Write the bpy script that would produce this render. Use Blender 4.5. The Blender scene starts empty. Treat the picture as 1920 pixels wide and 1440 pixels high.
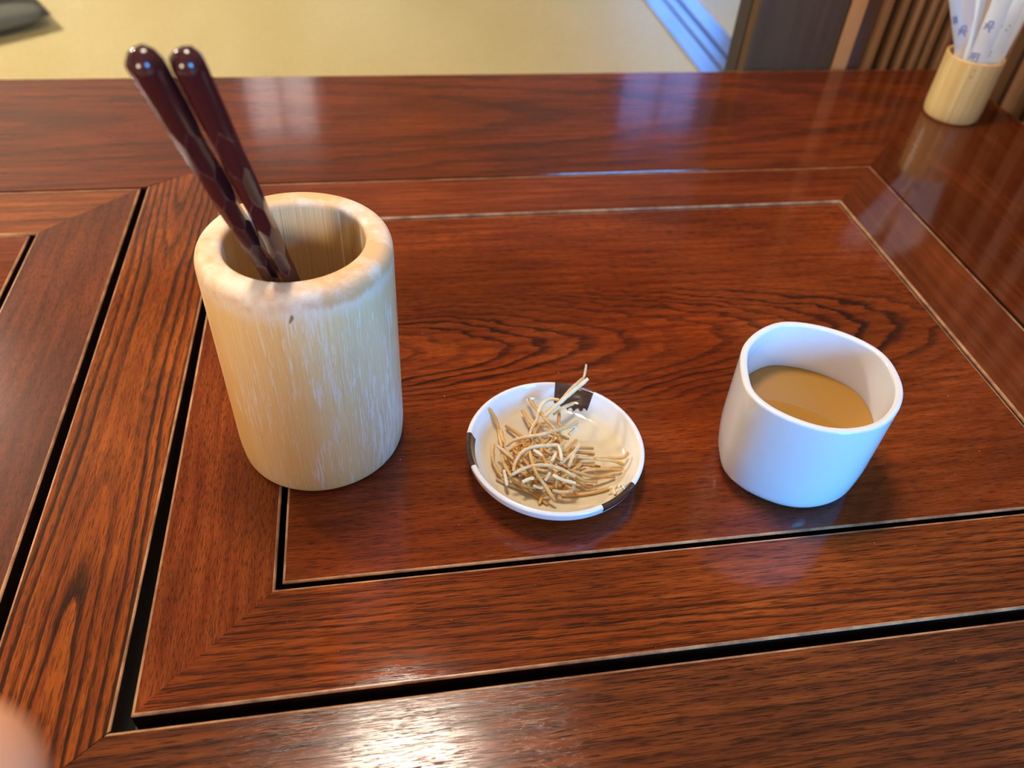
import bpy, bmesh, math, random
from mathutils import Vector, Matrix
C = bpy.context.scene.collection
sc = bpy.context.scene
S = 0.32                      # one layout unit = camera height above the table top, in metres
PI = math.pi

# ------------------------------------------------------------------ camera
FPX, PITCH, YAW, ROLL = 1502.88, math.radians(43.636), math.radians(11.703), math.radians(4.219)
def camera_axes():
    f = Vector((math.sin(YAW)*math.cos(PITCH), math.cos(YAW)*math.cos(PITCH), -math.sin(PITCH)))
    r = Vector((math.cos(YAW), -math.sin(YAW), 0)); u = r.cross(f)
    c, s = math.cos(ROLL), math.sin(ROLL)
    return c*r+s*u, -s*r+c*u, f
R_, U_, F_ = camera_axes()
cam_d = bpy.data.cameras.new('camera'); cam = bpy.data.objects.new('camera', cam_d); C.objects.link(cam)
cam.matrix_world = Matrix(((R_.x, U_.x, -F_.x, 0), (R_.y, U_.y, -F_.y, 0), (R_.z, U_.z, -F_.z, S), (0, 0, 0, 1)))
cam_d.sensor_width = 36; cam_d.lens = 36*FPX/1920; cam_d.clip_start = 0.005
cam_d.dof.use_dof = True; cam_d.dof.focus_distance = 0.375; cam_d.dof.aperture_fstop = 8.5
sc.camera = cam

# ------------------------------------------------------------------ world, lights, exposure
world = bpy.data.worlds.new('world'); sc.world = world; world.use_nodes = True
bg = world.node_tree.nodes['Background']; bg.inputs[0].default_value = (0.75, 0.87, 1.0, 1); bg.inputs[1].default_value = 0.12
sc.view_settings.view_transform = 'Standard'; sc.view_settings.look = 'None'
sc.view_settings.exposure = 0.0; sc.view_settings.gamma = 1.0; sc.view_settings.use_curve_mapping = False

def area(name, loc, target, sx, sy, power, col):
    d = bpy.data.lights.new(name, 'AREA'); d.shape = 'RECTANGLE'; d.size = sx; d.size_y = sy; d.energy = power; d.color = col
    o = bpy.data.objects.new(name, d); C.objects.link(o); o.location = loc
    o.rotation_euler = (Vector(target)-Vector(loc)).to_track_quat('-Z', 'Y').to_euler(); return o
WIN_C = Vector((0.90, -1.62, 0.58))                                        # daylight through the window behind the camera
area('window_daylight', WIN_C, (0.90, 0, 0.58), 0.50, 0.90, 98.0, (0.05, 0.40, 1.0))
area('far_room_daylight', (1.05, 2.66, 0.0), (0.8, 1.2, -0.3), 0.28, 0.6, 2.6, (0.06, 0.30, 1.0))
LAMP = Vector((-0.02, 0.545, 1.15)); LAMP2 = Vector((-1.40, 1.85, 1.10)); FILL = Vector((-0.76, -0.98, 0.56))  # the last one is an added warm fill behind the camera
LAMP_COL = (1.0, 0.85, 0.68); LAMP_E = 74.0; LAMP2_E = 290.0; FILL_E = 82.0

# ------------------------------------------------------------------ node helper
class G:
    def __init__(s, name):
        s.m = bpy.data.materials.new(name); s.m.use_nodes = True; s.t = s.m.node_tree
        s.b = s.t.nodes['Principled BSDF']; s.tc = None
    def new(s, k): return s.t.nodes.new(k)
    def ln(s, a, b):
        if isinstance(a, (int, float)): b.default_value = a
        elif isinstance(a, tuple): b.default_value = (*a, 1) if len(a) == 3 and b.type == 'RGBA' else a
        else: s.t.links.new(a, b)
    def obj(s):
        if not s.tc: s.tc = s.new('ShaderNodeTexCoord').outputs['Object']
        return s.tc
    def M(s, op, a, b=0.0, c=0.0, clamp=False):
        n = s.new('ShaderNodeMath'); n.operation = op; n.use_clamp = clamp
        s.ln(a, n.inputs[0]); s.ln(b, n.inputs[1]); s.ln(c, n.inputs[2]); return n.outputs[0]
    def sep(s, v):
        n = s.new('ShaderNodeSeparateXYZ'); s.ln(v, n.inputs[0]); return n.outputs
    def comb(s, x, y, z):
        n = s.new('ShaderNodeCombineXYZ'); s.ln(x, n.inputs[0]); s.ln(y, n.inputs[1]); s.ln(z, n.inputs[2]); return n.outputs[0]
    def noise(s, v, scale=1.0, detail=3.0, rough=0.5, dist=0.0):
        n = s.new('ShaderNodeTexNoise'); s.ln(v, n.inputs['Vector']); n.inputs['Scale'].default_value = scale
        n.inputs['Detail'].default_value = detail; n.inputs['Roughness'].default_value = rough
        n.inputs['Distortion'].default_value = dist; return n.outputs['Fac']
    def vscale(s, v, sc3):
        n = s.new('ShaderNodeVectorMath'); n.operation = 'MULTIPLY'; s.ln(v, n.inputs[0]); n.inputs[1].default_value = sc3; return n.outputs[0]
    def vadd(s, v, w):
        n = s.new('ShaderNodeVectorMath'); n.operation = 'ADD'; s.ln(v, n.inputs[0]); s.ln(w, n.inputs[1]); return n.outputs[0]
    def ramp(s, f, stops, mode='LINEAR'):
        n = s.new('ShaderNodeValToRGB'); n.color_ramp.interpolation = mode; s.ln(f, n.inputs[0]); e = n.color_ramp.elements
        while len(e) < len(stops): e.new(0.5)
        for i, (p, c) in enumerate(stops):
            e[i].position = p; e[i].color = (c, c, c, 1) if isinstance(c, (int, float)) else (*c, 1)
        return n.outputs[0]
    def mix(s, f, a, b, mode='MIX'):
        n = s.new('ShaderNodeMix'); n.data_type = 'RGBA'; n.blend_type = mode
        s.ln(f, n.inputs[0]); s.ln(a, n.inputs[6]); s.ln(b, n.inputs[7]); return n.outputs[2]
    def bump(s, h, strength=0.3, dist=0.001):
        n = s.new('ShaderNodeBump'); n.inputs['Strength'].default_value = strength; n.inputs['Distance'].default_value = dist
        s.ln(h, n.inputs['Height']); s.t.links.new(n.outputs[0], s.b.inputs['Normal'])
    def out(s, col, rough=0.5, **k):
        s.ln(col, s.b.inputs['Base Color']); s.ln(rough, s.b.inputs['Roughness'])
        for n, v in k.items(): s.ln(v, s.b.inputs[n.replace('_', ' ')])
        return s.m

# ------------------------------------------------------------------ lacquered wood of the table
def table_wood(name, axis, centre, a, A, t0, s1, s2, freq, warp=0.012, light=(0.31, 0.057, 0.009), mid=(0.155, 0.024, 0.005),
               dark=(0.020, 0.007, 0.005), ringw=0.42, seed=0.0, pore=0.75, fleck=0.0, ring_amt=1.0, rough=0.075, tone=1.0, bumps=1.0, side=1.0, wid=(0.13, 0.24), pl=42.0, t1=None):
    g = G(name); p = g.vscale(g.obj(), (1/S,)*3); x, y, z = g.sep(p)
    t, c = (x, y) if axis == 'X' else (y, x)
    # broad warp of the growth rings
    q = g.comb(g.M('MULTIPLY', t, 1.0), g.M('MULTIPLY', c, 3.0), seed)
    w1 = g.M('MULTIPLY', g.M('SUBTRACT', g.noise(q, 3.2, 2.0), 0.5), warp*2.2)
    w2 = g.M('MULTIPLY', g.M('SUBTRACT', g.noise(g.comb(g.M('MULTIPLY', t, 2.0), g.M('MULTIPLY', c, 6.0), seed+7), 7, 3.0), 0.5), warp*0.6)
    ac = g.M('MULTIPLY', g.M('ADD', g.M('SUBTRACT', c, centre), g.M('ADD', w1, w2)), a)
    dt = g.M('SUBTRACT', t, t0)
    d = g.M('ADD', A, g.M('ADD', g.M('MULTIPLY', g.M('MINIMUM', dt, 0.0), s1), g.M('MULTIPLY', g.M('MAXIMUM', g.M('SUBTRACT', t, t0 if t1 is None else t1), 0.0), s2)))
    d = g.M('ADD', d, g.M('MULTIPLY', w2, 0.9))
    r = g.M('SQRT', g.M('ADD', g.M('MULTIPLY', ac, ac), g.M('MULTIPLY', d, d)))
    # ring spacing varies from year to year
    rv = g.M('ADD', r, g.M('MULTIPLY', g.noise(g.comb(r, seed, 0.0), freq*0.22, 1.0), 1.2/freq))
    fr = g.M('FRACT', g.M('MULTIPLY', rv, freq))
    fib = g.noise(g.comb(g.M('MULTIPLY', t, 14.0), g.M('MULTIPLY', c, 330.0), seed), 1.0, 3.0, 0.6)
    fib2 = g.noise(g.comb(g.M('MULTIPLY', t, 5.0), g.M('MULTIPLY', c, 70.0), seed+3), 1.0, 3.0, 0.6)
    frn = g.M('ADD', fr, g.M('MULTIPLY', g.M('SUBTRACT', fib, 0.5), 0.35))
    ring = g.ramp(frn, [(0.0, 0.75), (0.05, 1.0), (ringw*0.5, 0.85), (ringw, 0.15), (0.8, 0.0), (0.97, 0.05), (1.0, 0.6)])
    ring = g.M('MULTIPLY', ring, g.M('MULTIPLY', ring_amt, g.ramp(g.noise(g.comb(g.M('MULTIPLY', t, 1.2), g.M('MULTIPLY', r, freq*0.35), seed+11), 1.0, 2.0), [(0.34, 0.25), (0.62, 1.0)])))
    if side < 1.0:                               # the heart figure fades into quiet straight grain towards the board's edges
        ring = g.M('MULTIPLY', ring, g.ramp(g.M('ABSOLUTE', g.M('ADD', g.M('SUBTRACT', c, centre), w1)), [(0.0, 1.0), (wid[0], 1.0), (wid[1], side)]))
    # short open pores along the fibre
    pn = g.noise(g.comb(g.M('MULTIPLY', t, pl), g.M('MULTIPLY', c, 700.0), seed+5), 1.0, 3.0, 0.6)
    th = g.M('ADD', pn, g.M('MULTIPLY', ring, 0.10))
    pores = g.M('MULTIPLY', g.ramp(th, [(0.52, 0.0), (0.60, 1.0)]), pore)
    base = g.mix(g.ramp(fib2, [(0.33, 0.0), (0.66, 1.0)]), mid, light)
    if fleck:
        fl = g.noise(g.comb(g.M('MULTIPLY', t, 190.0), g.M('MULTIPLY', c, 34.0), seed+9), 1.0, 2.0)
        base = g.mix(g.M('MULTIPLY', g.ramp(fl, [(0.5, 0.0), (0.6, 1.0)]), fleck), base, dark)
    blot = g.noise(g.comb(g.M('MULTIPLY', t, 2.2), g.M('MULTIPLY', c, 5.0), seed+21), 1.0, 4.0)
    base = g.mix(g.ramp(blot, [(0.35, 0.55), (0.65, 0.0)]), base, tuple(v*0.45 for v in mid))
    col = g.mix(g.M('MULTIPLY', ring, 0.92), base, dark)
    col = g.mix(g.M('MULTIPLY', pores, 0.85), col, tuple(v*0.8 for v in dark))
    if tone != 1.0: col = g.mix(1.0, col, (tone,)*3, 'MULTIPLY')
    # small scratches and specks worn through the lacquer
    sp = g.noise(g.vscale(p, (150, 150, 150)), 1.0, 1.0)
    col = g.mix(g.ramp(sp, [(0.80, 0.0), (0.83, 0.55)]), col, (0.55, 0.36, 0.22))
    rr = g.M('ADD', rough, g.M('MULTIPLY', g.M('SUBTRACT', g.noise(p, 9.0, 4.0), 0.5), 0.06))
    h = g.M('SUBTRACT', g.M('MULTIPLY', fib, 0.25), g.M('ADD', g.M('MULTIPLY', pores, 0.8), g.M('MULTIPLY', ring, 0.55)))
    g.bump(h, 0.03*bumps, 0.0010)
    return g.out(col, rr, IOR=1.46)

WOOD = dict(
    centre=table_wood('lacquer_centre_board', 'X', 1.128, 1.25, 0.065, 0.0, 0.20, 0.20, 60, warp=0.03, ringw=0.38, seed=1.0, side=0.22, wid=(0.11, 0.20)),
    stile=table_wood('lacquer_stile', 'Y', -0.448, 2.0, 0.080, 0.98, 0.130, -0.15, 36, warp=0.007, ringw=0.46, bumps=2.2, seed=4.4, t1=1.42,
                     light=(0.46, 0.115, 0.016), mid=(0.25, 0.052, 0.011)),
    back=table_wood('lacquer_back_rail', 'X', 2.10, 1.0, 0.3, 0.0, 0.05, 0.07, 26, warp=0.03, seed=8.1, ring_amt=0.45, pore=0.4, light=(0.235, 0.044, 0.0085), mid=(0.125, 0.021, 0.005)),
    front=table_wood('lacquer_front_rail', 'X', 1.6, 1.0, 0.6, 0.0, 0.03, 0.03, 56, warp=0.008, seed=12.2, ring_amt=0.6, pore=1.0, pl=26.0,
                     light=(0.30, 0.078, 0.016), mid=(0.12, 0.028, 0.010), rough=0.14, bumps=3.0),
    side=table_wood('lacquer_side_rail', 'Y', 2.9, 1.0, 0.6, 0.0, 0.03, 0.03, 26, warp=0.02, seed=15.2, ring_amt=0.15, pore=0.2, light=(0.155, 0.031, 0.0065), mid=(0.092, 0.016, 0.0035), rough=0.06),
    border_yr=table_wood('lacquer_panel_border_right', 'Y', 2.9, 1.0, 0.6, 0.0, 0.03, 0.03, 26, warp=0.02, seed=16.2, ring_amt=0.12, pore=0.25, light=(0.21, 0.045, 0.011), mid=(0.13, 0.025, 0.007)),
    border_x=table_wood('lacquer_panel_border_long', 'X', 0.0, 1.0, 0.6, 0.0, 0.03, 0.03, 105, warp=0.005, seed=18.2, ring_amt=0.75, pore=0.9, pl=24.0, light=(0.40, 0.088, 0.014), mid=(0.22, 0.038, 0.007)),
    border_xb=table_wood('lacquer_panel_border_back', 'X', 0.4, 1.0, 0.6, 0.0, 0.03, 0.03, 30, warp=0.01, seed=19.2, ring_amt=0.3, pore=0.4, light=(0.28, 0.055, 0.013)),
    border_y=table_wood('lacquer_panel_border_cross', 'Y', -2.4, 1.0, 0.6, 0.0, 0.03, 0.03, 24, warp=0.02, seed=22.2, ring_amt=0.15, pore=0.75, fleck=0.0, pl=70.0,
                        light=(0.31, 0.070, 0.014)),
    border_yl=table_wood('lacquer_panel_border_left', 'Y', -2.4, 1.0, 0.6, 0.0, 0.03, 0.03, 24, warp=0.02, seed=27.2, ring_amt=0.15, pore=0.7, fleck=0.14, pl=60.0,
                        light=(0.24, 0.058, 0.020), mid=(0.13, 0.030, 0.012), rough=0.19),
    border_xl=table_wood('lacquer_panel_border_left_back', 'X', 2.05, 1.0, 0.4, 0.0, 0.03, 0.03, 22, warp=0.01, seed=31.2, ring_amt=0.5, pore=0.4,
                        light=(0.45, 0.12, 0.022), mid=(0.22, 0.05, 0.012)),
)
def worn_mat():
    g = G('worn_lacquer_edge'); p = g.vscale(g.obj(), (1/S,)*3)
    n = g.noise(p, 16.0, 5.0, 0.65)
    col = g.mix(g.ramp(n, [(0.38, 0.9), (0.60, 0.25)]), (0.15, 0.038, 0.012), (0.60, 0.33, 0.15))
    return g.out(col, 0.28)
def dark_mat():
    g = G('groove_side_dark'); n = g.noise(g.vscale(g.obj(), (60, 60, 60)), 1.0, 3.0)
    return g.out(g.mix(n, (0.006, 0.003, 0.002), (0.03, 0.012, 0.006)), 0.4)
WORN, DARK = worn_mat(), dark_mat()

# ------------------------------------------------------------------ object helpers
def prop(o, label=None, cat=None, group=None, kind=None):
    if label: o['label'] = label
    if cat: o['category'] = cat
    if group: o['group'] = group
    if kind: o['kind'] = kind
    return o
def link(name, bm, mats, parent=None, smooth=False, angle=None):
    bmesh.ops.recalc_face_normals(bm, faces=bm.faces[:])
    me = bpy.data.meshes.new(name); bm.to_mesh(me); bm.free()
    for m in (mats if isinstance(mats, (list, tuple)) else [mats]): me.materials.append(m)
    if smooth:
        me.shade_smooth()
        if angle is not None: me.set_sharp_from_angle(angle=angle)
    o = bpy.data.objects.new(name, me); C.objects.link(o); o.parent = parent; return o
def empty(name, loc=(0, 0, 0)):
    o = bpy.data.objects.new(name, None); C.objects.link(o); o.location = loc; o.empty_display_size = 0.02; return o
def W(x, y, z=0.0): return Vector((x*S, y*S, z*S))
def ray(px, py): return F_*FPX + R_*(px-960) + U_*(720-py)
def at_z(px, py, z):                       # point on the height z (layout units) seen at a pixel
    d = ray(px, py); return Vector((0, 0, 1)) + d*((1-z)/(-d.z))
def at_y(px, py, y):
    d = ray(px, py); return Vector((0, 0, 1)) + d*(y/d.y)
def box(bm, x0, x1, y0, y1, z0, z1, mi=0):
    vs = [bm.verts.new(W(x, y, z)) for z in (z0, z1) for x, y in ((x0, y0), (x1, y0), (x1, y1), (x0, y1))]
    for q in ((3, 2, 1, 0), (4, 5, 6, 7), (0, 1, 5, 4), (1, 2, 6, 5), (2, 3, 7, 6), (3, 0, 4, 7)):
        f = bm.faces.new([vs[i] for i in q]); f.material_index = mi
def bevel_all(bm, w, seg=2):
    bmesh.ops.bevel(bm, geom=bm.edges[:], offset=w*S, segments=seg, affect='EDGES', profile=0.6)
def board(name, poly, ch, parent, wood, top=0.0, thick=0.0852):
    """a board with the plan outline poly (CCW, layout units); ch = chamfer per edge"""
    n = len(poly); P = [Vector((*p, 0)) for p in poly]; bm = bmesh.new()
    def inset(k):
        out = []
        for i in range(n):
            a, b, c = P[i-1], P[i], P[(i+1) % n]
            e1 = (b-a).normalized(); e2 = (c-b).normalized(); n1 = Vector((-e1.y, e1.x, 0)); n2 = Vector((-e2.y, e2.x, 0))
            o1, o2 = ch[i-1]*k, ch[i]*k
            det = n1.x*n2.y - n1.y*n2.x
            d1 = n1.dot(b)+o1; d2 = n2.dot(b)+o2
            out.append(Vector(((d1*n2.y-d2*n1.y)/det, (n1.x*d2-n2.x*d1)/det, 0)))
        return out
    rings = []
    for k, dz in ((1.7, 0.0), (1.0, -0.02), (0.35, -0.35), (0.0, -1.0)):
        q = inset(k); cm = max(max(ch), 0.0008)
        rings.append([bm.verts.new(W(v.x, v.y, top+dz*cm)) for v in q])
    rings.append([bm.verts.new(W(v.x, v.y, top-thick)) for v in P])
    bm.faces.new(rings[0]).material_index = 0
    for k in range(4):
        for i in range(n):
            j = (i+1) % n
            f = bm.faces.new((rings[k+1][i], rings[k+1][j], rings[k][j], rings[k][i]))
            f.material_index = (1 if ch[i] > 0.0015 else 0) if k < 3 else 2
    f = bm.faces.new(list(reversed(rings[4]))); f.material_index = 2
    return link(name, bm, [wood, WORN, DARK], parent)
def lathe(bm, prof, cx=0.0, cy=0.0, n=96, cap0=True, cap1=True, mi=0, fn=None):
    rings = []
    for r, z in prof:
        if r < 1e-6: rings.append([bm.verts.new(W(cx, cy, z))]); continue
        rings.append([bm.verts.new(W(cx+r*math.cos(2*PI*i/n), cy+r*math.sin(2*PI*i/n), z)) for i in range(n)])
    for a, b in zip(rings, rings[1:]):
        for i in range(n):
            j = (i+1) % n
            if len(a) == 1 and len(b) == 1: continue
            if len(a) == 1: f = bm.faces.new((a[0], b[j], b[i]))
            elif len(b) == 1: f = bm.faces.new((a[i], a[j], b[0]))
            else: f = bm.faces.new((a[i], a[j], b[j], b[i]))
            f.material_index = mi
def fillet(pts, n=6):
    """rounds the corners of a profile: pts = (r, z, radius)"""
    out = []
    for i, (x, y, rad) in enumerate(pts):
        if rad <= 0 or i in (0, len(pts)-1): out.append((x, y)); continue
        p = Vector((x, y)); a = (Vector(pts[i-1][:2])-p); b = (Vector(pts[i+1][:2])-p)
        ra = min(rad, a.length*0.49); rb = min(rad, b.length*0.49)
        A_, B_ = p+a.normalized()*ra, p+b.normalized()*rb
        for k in range(n+1):
            t = k/n; q = A_*(1-t)**2 + p*2*t*(1-t) + B_*t*t; out.append((q.x, q.y))
    return out
def tube(bm, pts, radii, n=8, mi=0):
    """round tube through world points"""
    rings = []; up = Vector((0.13, 0.21, 0.97))
    for i, p in enumerate(pts):
        t = (pts[min(i+1, len(pts)-1)]-pts[max(i-1, 0)]).normalized()
        a = t.cross(up)
        if a.length < 0.05: a = t.cross(Vector((1, 0, 0)))
        a.normalize(); b = t.cross(a)
        rings.append([bm.verts.new(p+(a*math.cos(2*PI*k/n)+b*math.sin(2*PI*k/n))*radii[i]) for k in range(n)])
    for a, b in zip(rings, rings[1:]):
        for i in range(n):
            j = (i+1) % n; bm.faces.new((a[i], a[j], b[j], b[i])).material_index = mi
    bm.faces.new(rings[0]).material_index = mi; bm.faces.new(list(reversed(rings[-1]))).material_index = mi
def spline(pts, n):
    """Catmull-Rom through the points, n samples per span"""
    P = [pts[0]*2-pts[1]] + list(pts) + [pts[-1]*2-pts[-2]]; out = []
    for i in range(1, len(P)-2):
        for k in range(n):
            t = k/n; a, b, c, d = P[i-1:i+3]
            out.append(0.5*((2*b)+(c-a)*t+(2*a-5*b+4*c-d)*t*t+(3*b-a-3*c+d)*t**3))
    out.append(P[-2]); return out

# ------------------------------------------------------------------ room
ZF = -0.33/S
def tatami():
    g = G('tatami_straw'); p = g.obj(); x, y, z = g.sep(p)
    ribs = g.M('SINE', g.M('MULTIPLY', x, 2*PI/0.0055))
    strand = g.noise(g.comb(g.M('MULTIPLY', x, 260), g.M('MULTIPLY', y, 40), 0.0), 1.0, 3.0)
    pat = g.noise(g.vscale(p, (3.2, 0.9, 1)), 1.0, 4.0)
    col = g.mix(g.ramp(pat, [(0.35, 0.0), (0.65, 1.0)]), (0.72, 0.59, 0.25), (0.82, 0.70, 0.35))
    col = g.mix(g.M('MULTIPLY', g.M('ADD', g.M('MULTIPLY', ribs, 0.5), 0.5), 0.12), col, (0.45, 0.33, 0.14))
    col = g.mix(g.ramp(strand, [(0.3, 0.25), (0.6, 0.0)]), col, (0.50, 0.38, 0.18))
    g.bump(ribs, 0.3, 0.0008)
    return g.out(col, 0.55)
def plaster(name, c):
    g = G(name); n = g.noise(g.vscale(g.obj(), (9, 9, 9)), 1.0, 5.0)
    g.bump(g.noise(g.vscale(g.obj(), (300, 300, 300)), 1.0, 2.0), 0.15, 0.001)
    return g.out(g.mix(n, tuple(v*0.85 for v in c), c), 0.85)
def timber(name, c1, c2, rough=0.45, axis=2):
    g = G(name); k = [110, 110, 110]; k[axis] = 5
    n = g.noise(g.vscale(g.obj(), tuple(k)), 1.0, 4.0, 0.6)
    return g.out(g.mix(g.ramp(n, [(0.3, 0.0), (0.7, 1.0)]), c1, c2), rough)
PLASTER = plaster('room_plaster', (0.34, 0.28, 0.21)); CEIL = plaster('ceiling_board', (0.24, 0.17, 0.11))
POST = timber('dark_post_timber', (0.070, 0.033, 0.009), (0.095, 0.048, 0.016), 0.7)
SLAT = timber('lattice_slat_timber', (0.24, 0.125, 0.062), (0.38, 0.215, 0.115), 0.5)
SLATBACK = timber('lattice_back_timber', (0.030, 0.014, 0.008), (0.066, 0.032, 0.019), 0.5)
SLAT_DARK = timber('lattice_board_timber', (0.085, 0.043, 0.028), (0.13, 0.068, 0.045), 0.5)
SILL = timber('threshold_timber', (0.16, 0.16, 0.18), (0.25, 0.25, 0.27), 0.2, axis=1)
FRAME = timber('window_frame_timber', (0.05, 0.03, 0.02), (0.10, 0.06, 0.04), 0.5)
def emit(name, c, e):
    g = G(name); g.b.inputs['Emission Color'].default_value = (*c, 1); g.b.inputs['Emission Strength'].default_value = e
    return g.out(c, 0.8)

X0, X1, Y0, Y1, ZC = -7.0, 6.5, -5.2, 8.6, 4.9      # room in layout units
def struct(name, mats, *boxes):
    bm = bmesh.new()
    for b in boxes: box(bm, *b)
    return prop(link(name, bm, mats), kind='structure')
struct('floor', tatami(), (X0, X1, Y0, Y1, ZF-0.1, ZF))
struct('ceiling', CEIL, (X0, X1, Y0, Y1, ZC, ZC+0.1))
struct('wall_left', PLASTER, (X0-0.15, X0, Y0, Y1, ZF, ZC))
struct('wall_right', PLASTER, (X1, X1+0.15, Y0, Y1, ZF, ZC))
fw = [(-1.34, -0.62, 1.7, 3.3), (2.80, 3.72, 1.5, 3.3), (0.05, 0.62, 1.2, 3.9)]
struct('wall_back', PLASTER, (X0, -1.34, Y1, Y1+0.2, ZF, ZC), (-0.62, 2.80, Y1, Y1+0.2, ZF, ZC), (3.72, X1, Y1, Y1+0.2, ZF, ZC),
       (-1.34, -0.62, Y1, Y1+0.2, ZF, 1.7), (-1.34, -0.62, Y1, Y1+0.2, 3.3, ZC), (2.80, 3.72, Y1, Y1+0.2, ZF, -0.95), (2.80, 3.72, Y1, Y1+0.2, 3.3, ZC))
def window(idx, x0, x1, z0, z1, y, pane, s=-1):
    bm = bmesh.new(); w = 0.07
    box(bm, x0-w, x1+w, y+s*0.06, y+0.02, z1, z1+w); box(bm, x0-w, x1+w, y+s*0.06, y+0.02, z0-w, z0)
    box(bm, x0-w, x0, y+s*0.06, y+0.02, z0, z1); box(bm, x1, x1+w, y+s*0.06, y+0.02, z0, z1)
    xm = (x0+x1)/2; box(bm, xm-0.02, xm+0.02, y+s*0.03, y+0.01, z0, z1)
    o = prop(link('window_%d' % idx, bm, FRAME), kind='structure')
    if pane:
        bm = bmesh.new(); box(bm, x0, x1, y+0.03, y+0.05, z0, z1); link('pane', bm, pane, o)
    return o
window(1, -1.34, -0.62, 1.7, 3.3, Y1, emit('shoji_paper_lit', (0.95, 0.84, 0.80), 1.6))
window(2, 2.80, 3.72, -0.95, 3.3, Y1, emit('bluish_daylit_pane', (0.28, 0.45, 1.0), 1.5))
# the wall behind the camera with the opening of the large window
wx0, wx1, wz0, wz1 = WIN_C.x/S-1.0, WIN_C.x/S+1.0, WIN_C.z/S-1.6, WIN_C.z/S+1.6
struct('wall_front', PLASTER, (X0, wx0, Y0-0.2, Y0, ZF, ZC), (wx1, X1, Y0-0.2, Y0, ZF, ZC), (wx0, wx1, Y0-0.2, Y0, ZF, wz0), (wx0, wx1, Y0-0.2, Y0, wz1, ZC))
bm = bmesh.new(); w = 0.08
for b in ((wx0-w, wx1+w, Y0-0.1, Y0+0.08, wz1, wz1+w), (wx0-w, wx1+w, Y0-0.1, Y0+0.08, wz0-w, wz0), (wx0-w, wx0, Y0-0.1, Y0+0.08, wz0, wz1), (wx1, wx1+w, Y0-0.1, Y0+0.08, wz0, wz1),
          ((wx0+wx1)/2-0.05, (wx0+wx1)/2+0.05, Y0-0.1, Y0+0.08, wz0, wz1)): box(bm, *b)
prop(link('window_3', bm, FRAME), kind='structure')

# sliding door threshold on the tatami: three raised strips with two channels
def strip(name, x0, x1, z1):
    bm = bmesh.new(); box(bm, x0, x1, 2.9, Y1, ZF, z1); bevel_all(bm, 0.006, 2); return bm
th = prop(link('trim_1', strip('t', 2.063, 2.205, ZF+0.012), SILL), kind='structure')
link('sill_strip', strip('t', 2.226, 2.305, ZF+0.012), SILL, th)
link('sill_strip', strip('t', 2.340, 2.475, ZF+0.012), SILL, th)
bm = bmesh.new(); box(bm, 2.205, 2.340, 2.9, Y1, ZF, ZF+0.002); link('sliding_channel', bm, DARK, th)

# dark post
PX0, PX1, PY = 1.104, 1.472, 2.395
post = prop(empty('wooden_post', W(1.29, PY+0.1, ZF)), 'dark brown wooden post rising behind the far table edge beside the slat screen', 'post')
def kid(name, bm, m, parent):
    o = link(name, bm, m, parent); o.matrix_parent_inverse = Matrix.Translation(parent.location).inverted(); return o
bm = bmesh.new(); box(bm, 1.172, PX1, PY, PY+0.14, ZF, ZC); bevel_all(bm, 0.008, 2); kid('shaft', bm, POST, post)
bm = bmesh.new(); box(bm, 1.166, 1.30, PY+0.045, PY+0.128, ZF, ZC); bevel_all(bm, 0.006, 2)
kid('door_jamb', bm, timber('jamb_timber', (0.030, 0.020, 0.018), (0.045, 0.032, 0.030), 0.8), post)

# lattice screens behind and at the right of the table
LX = 1.90
bs = prop(empty('lattice_screen', W(1.9, 2.46, ZF)), 'brown wooden slat screen along the far table edge, right of the dark post', 'screen', 'slatted wooden screens')
bm = bmesh.new(); box(bm, 1.476, LX+0.02, 2.435, 2.475, ZF, 4.2); kid('back_board', bm, SLATBACK, bs)
SLAT_TAN = timber('lattice_edge_timber', (0.52, 0.22, 0.065), (0.62, 0.30, 0.10), 0.5)
for i, (a, b, m) in enumerate([(1.478, 1.531, SLAT_TAN), (1.533, 1.592, SLAT_DARK), (1.596, 1.618, SLAT), (1.657, 1.674, SLAT), (1.708, 1.725, SLAT), (1.754, 1.772, SLAT), (1.793, 1.813, SLAT), (1.848, 1.872, SLAT)]):
    bm = bmesh.new(); box(bm, a, b, 2.42 if m is SLAT_DARK else 2.398, 2.437, ZF, 4.2); bevel_all(bm, 0.003, 1); kid('slat', bm, m, bs)
rs = prop(empty('lattice_screen', W(LX+0.05, 0.9, ZF)), 'brown wooden slat screen closing the right end of the table beside the packets', 'screen', 'slatted wooden screens')
bm = bmesh.new(); box(bm, LX+0.045, LX+0.085, -1.0, 2.435, ZF, 4.2); kid('back_board', bm, SLATBACK, rs)  # unseen front stretch, lengthened to keep window light off the post
y = 2.335
while y > -0.9:
    bm = bmesh.new(); box(bm, LX+0.004, LX+0.046, y-0.052, y, ZF, 4.2); bevel_all(bm, 0.003, 1); kid('slat', bm, SLAT, rs); y -= 0.112

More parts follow.
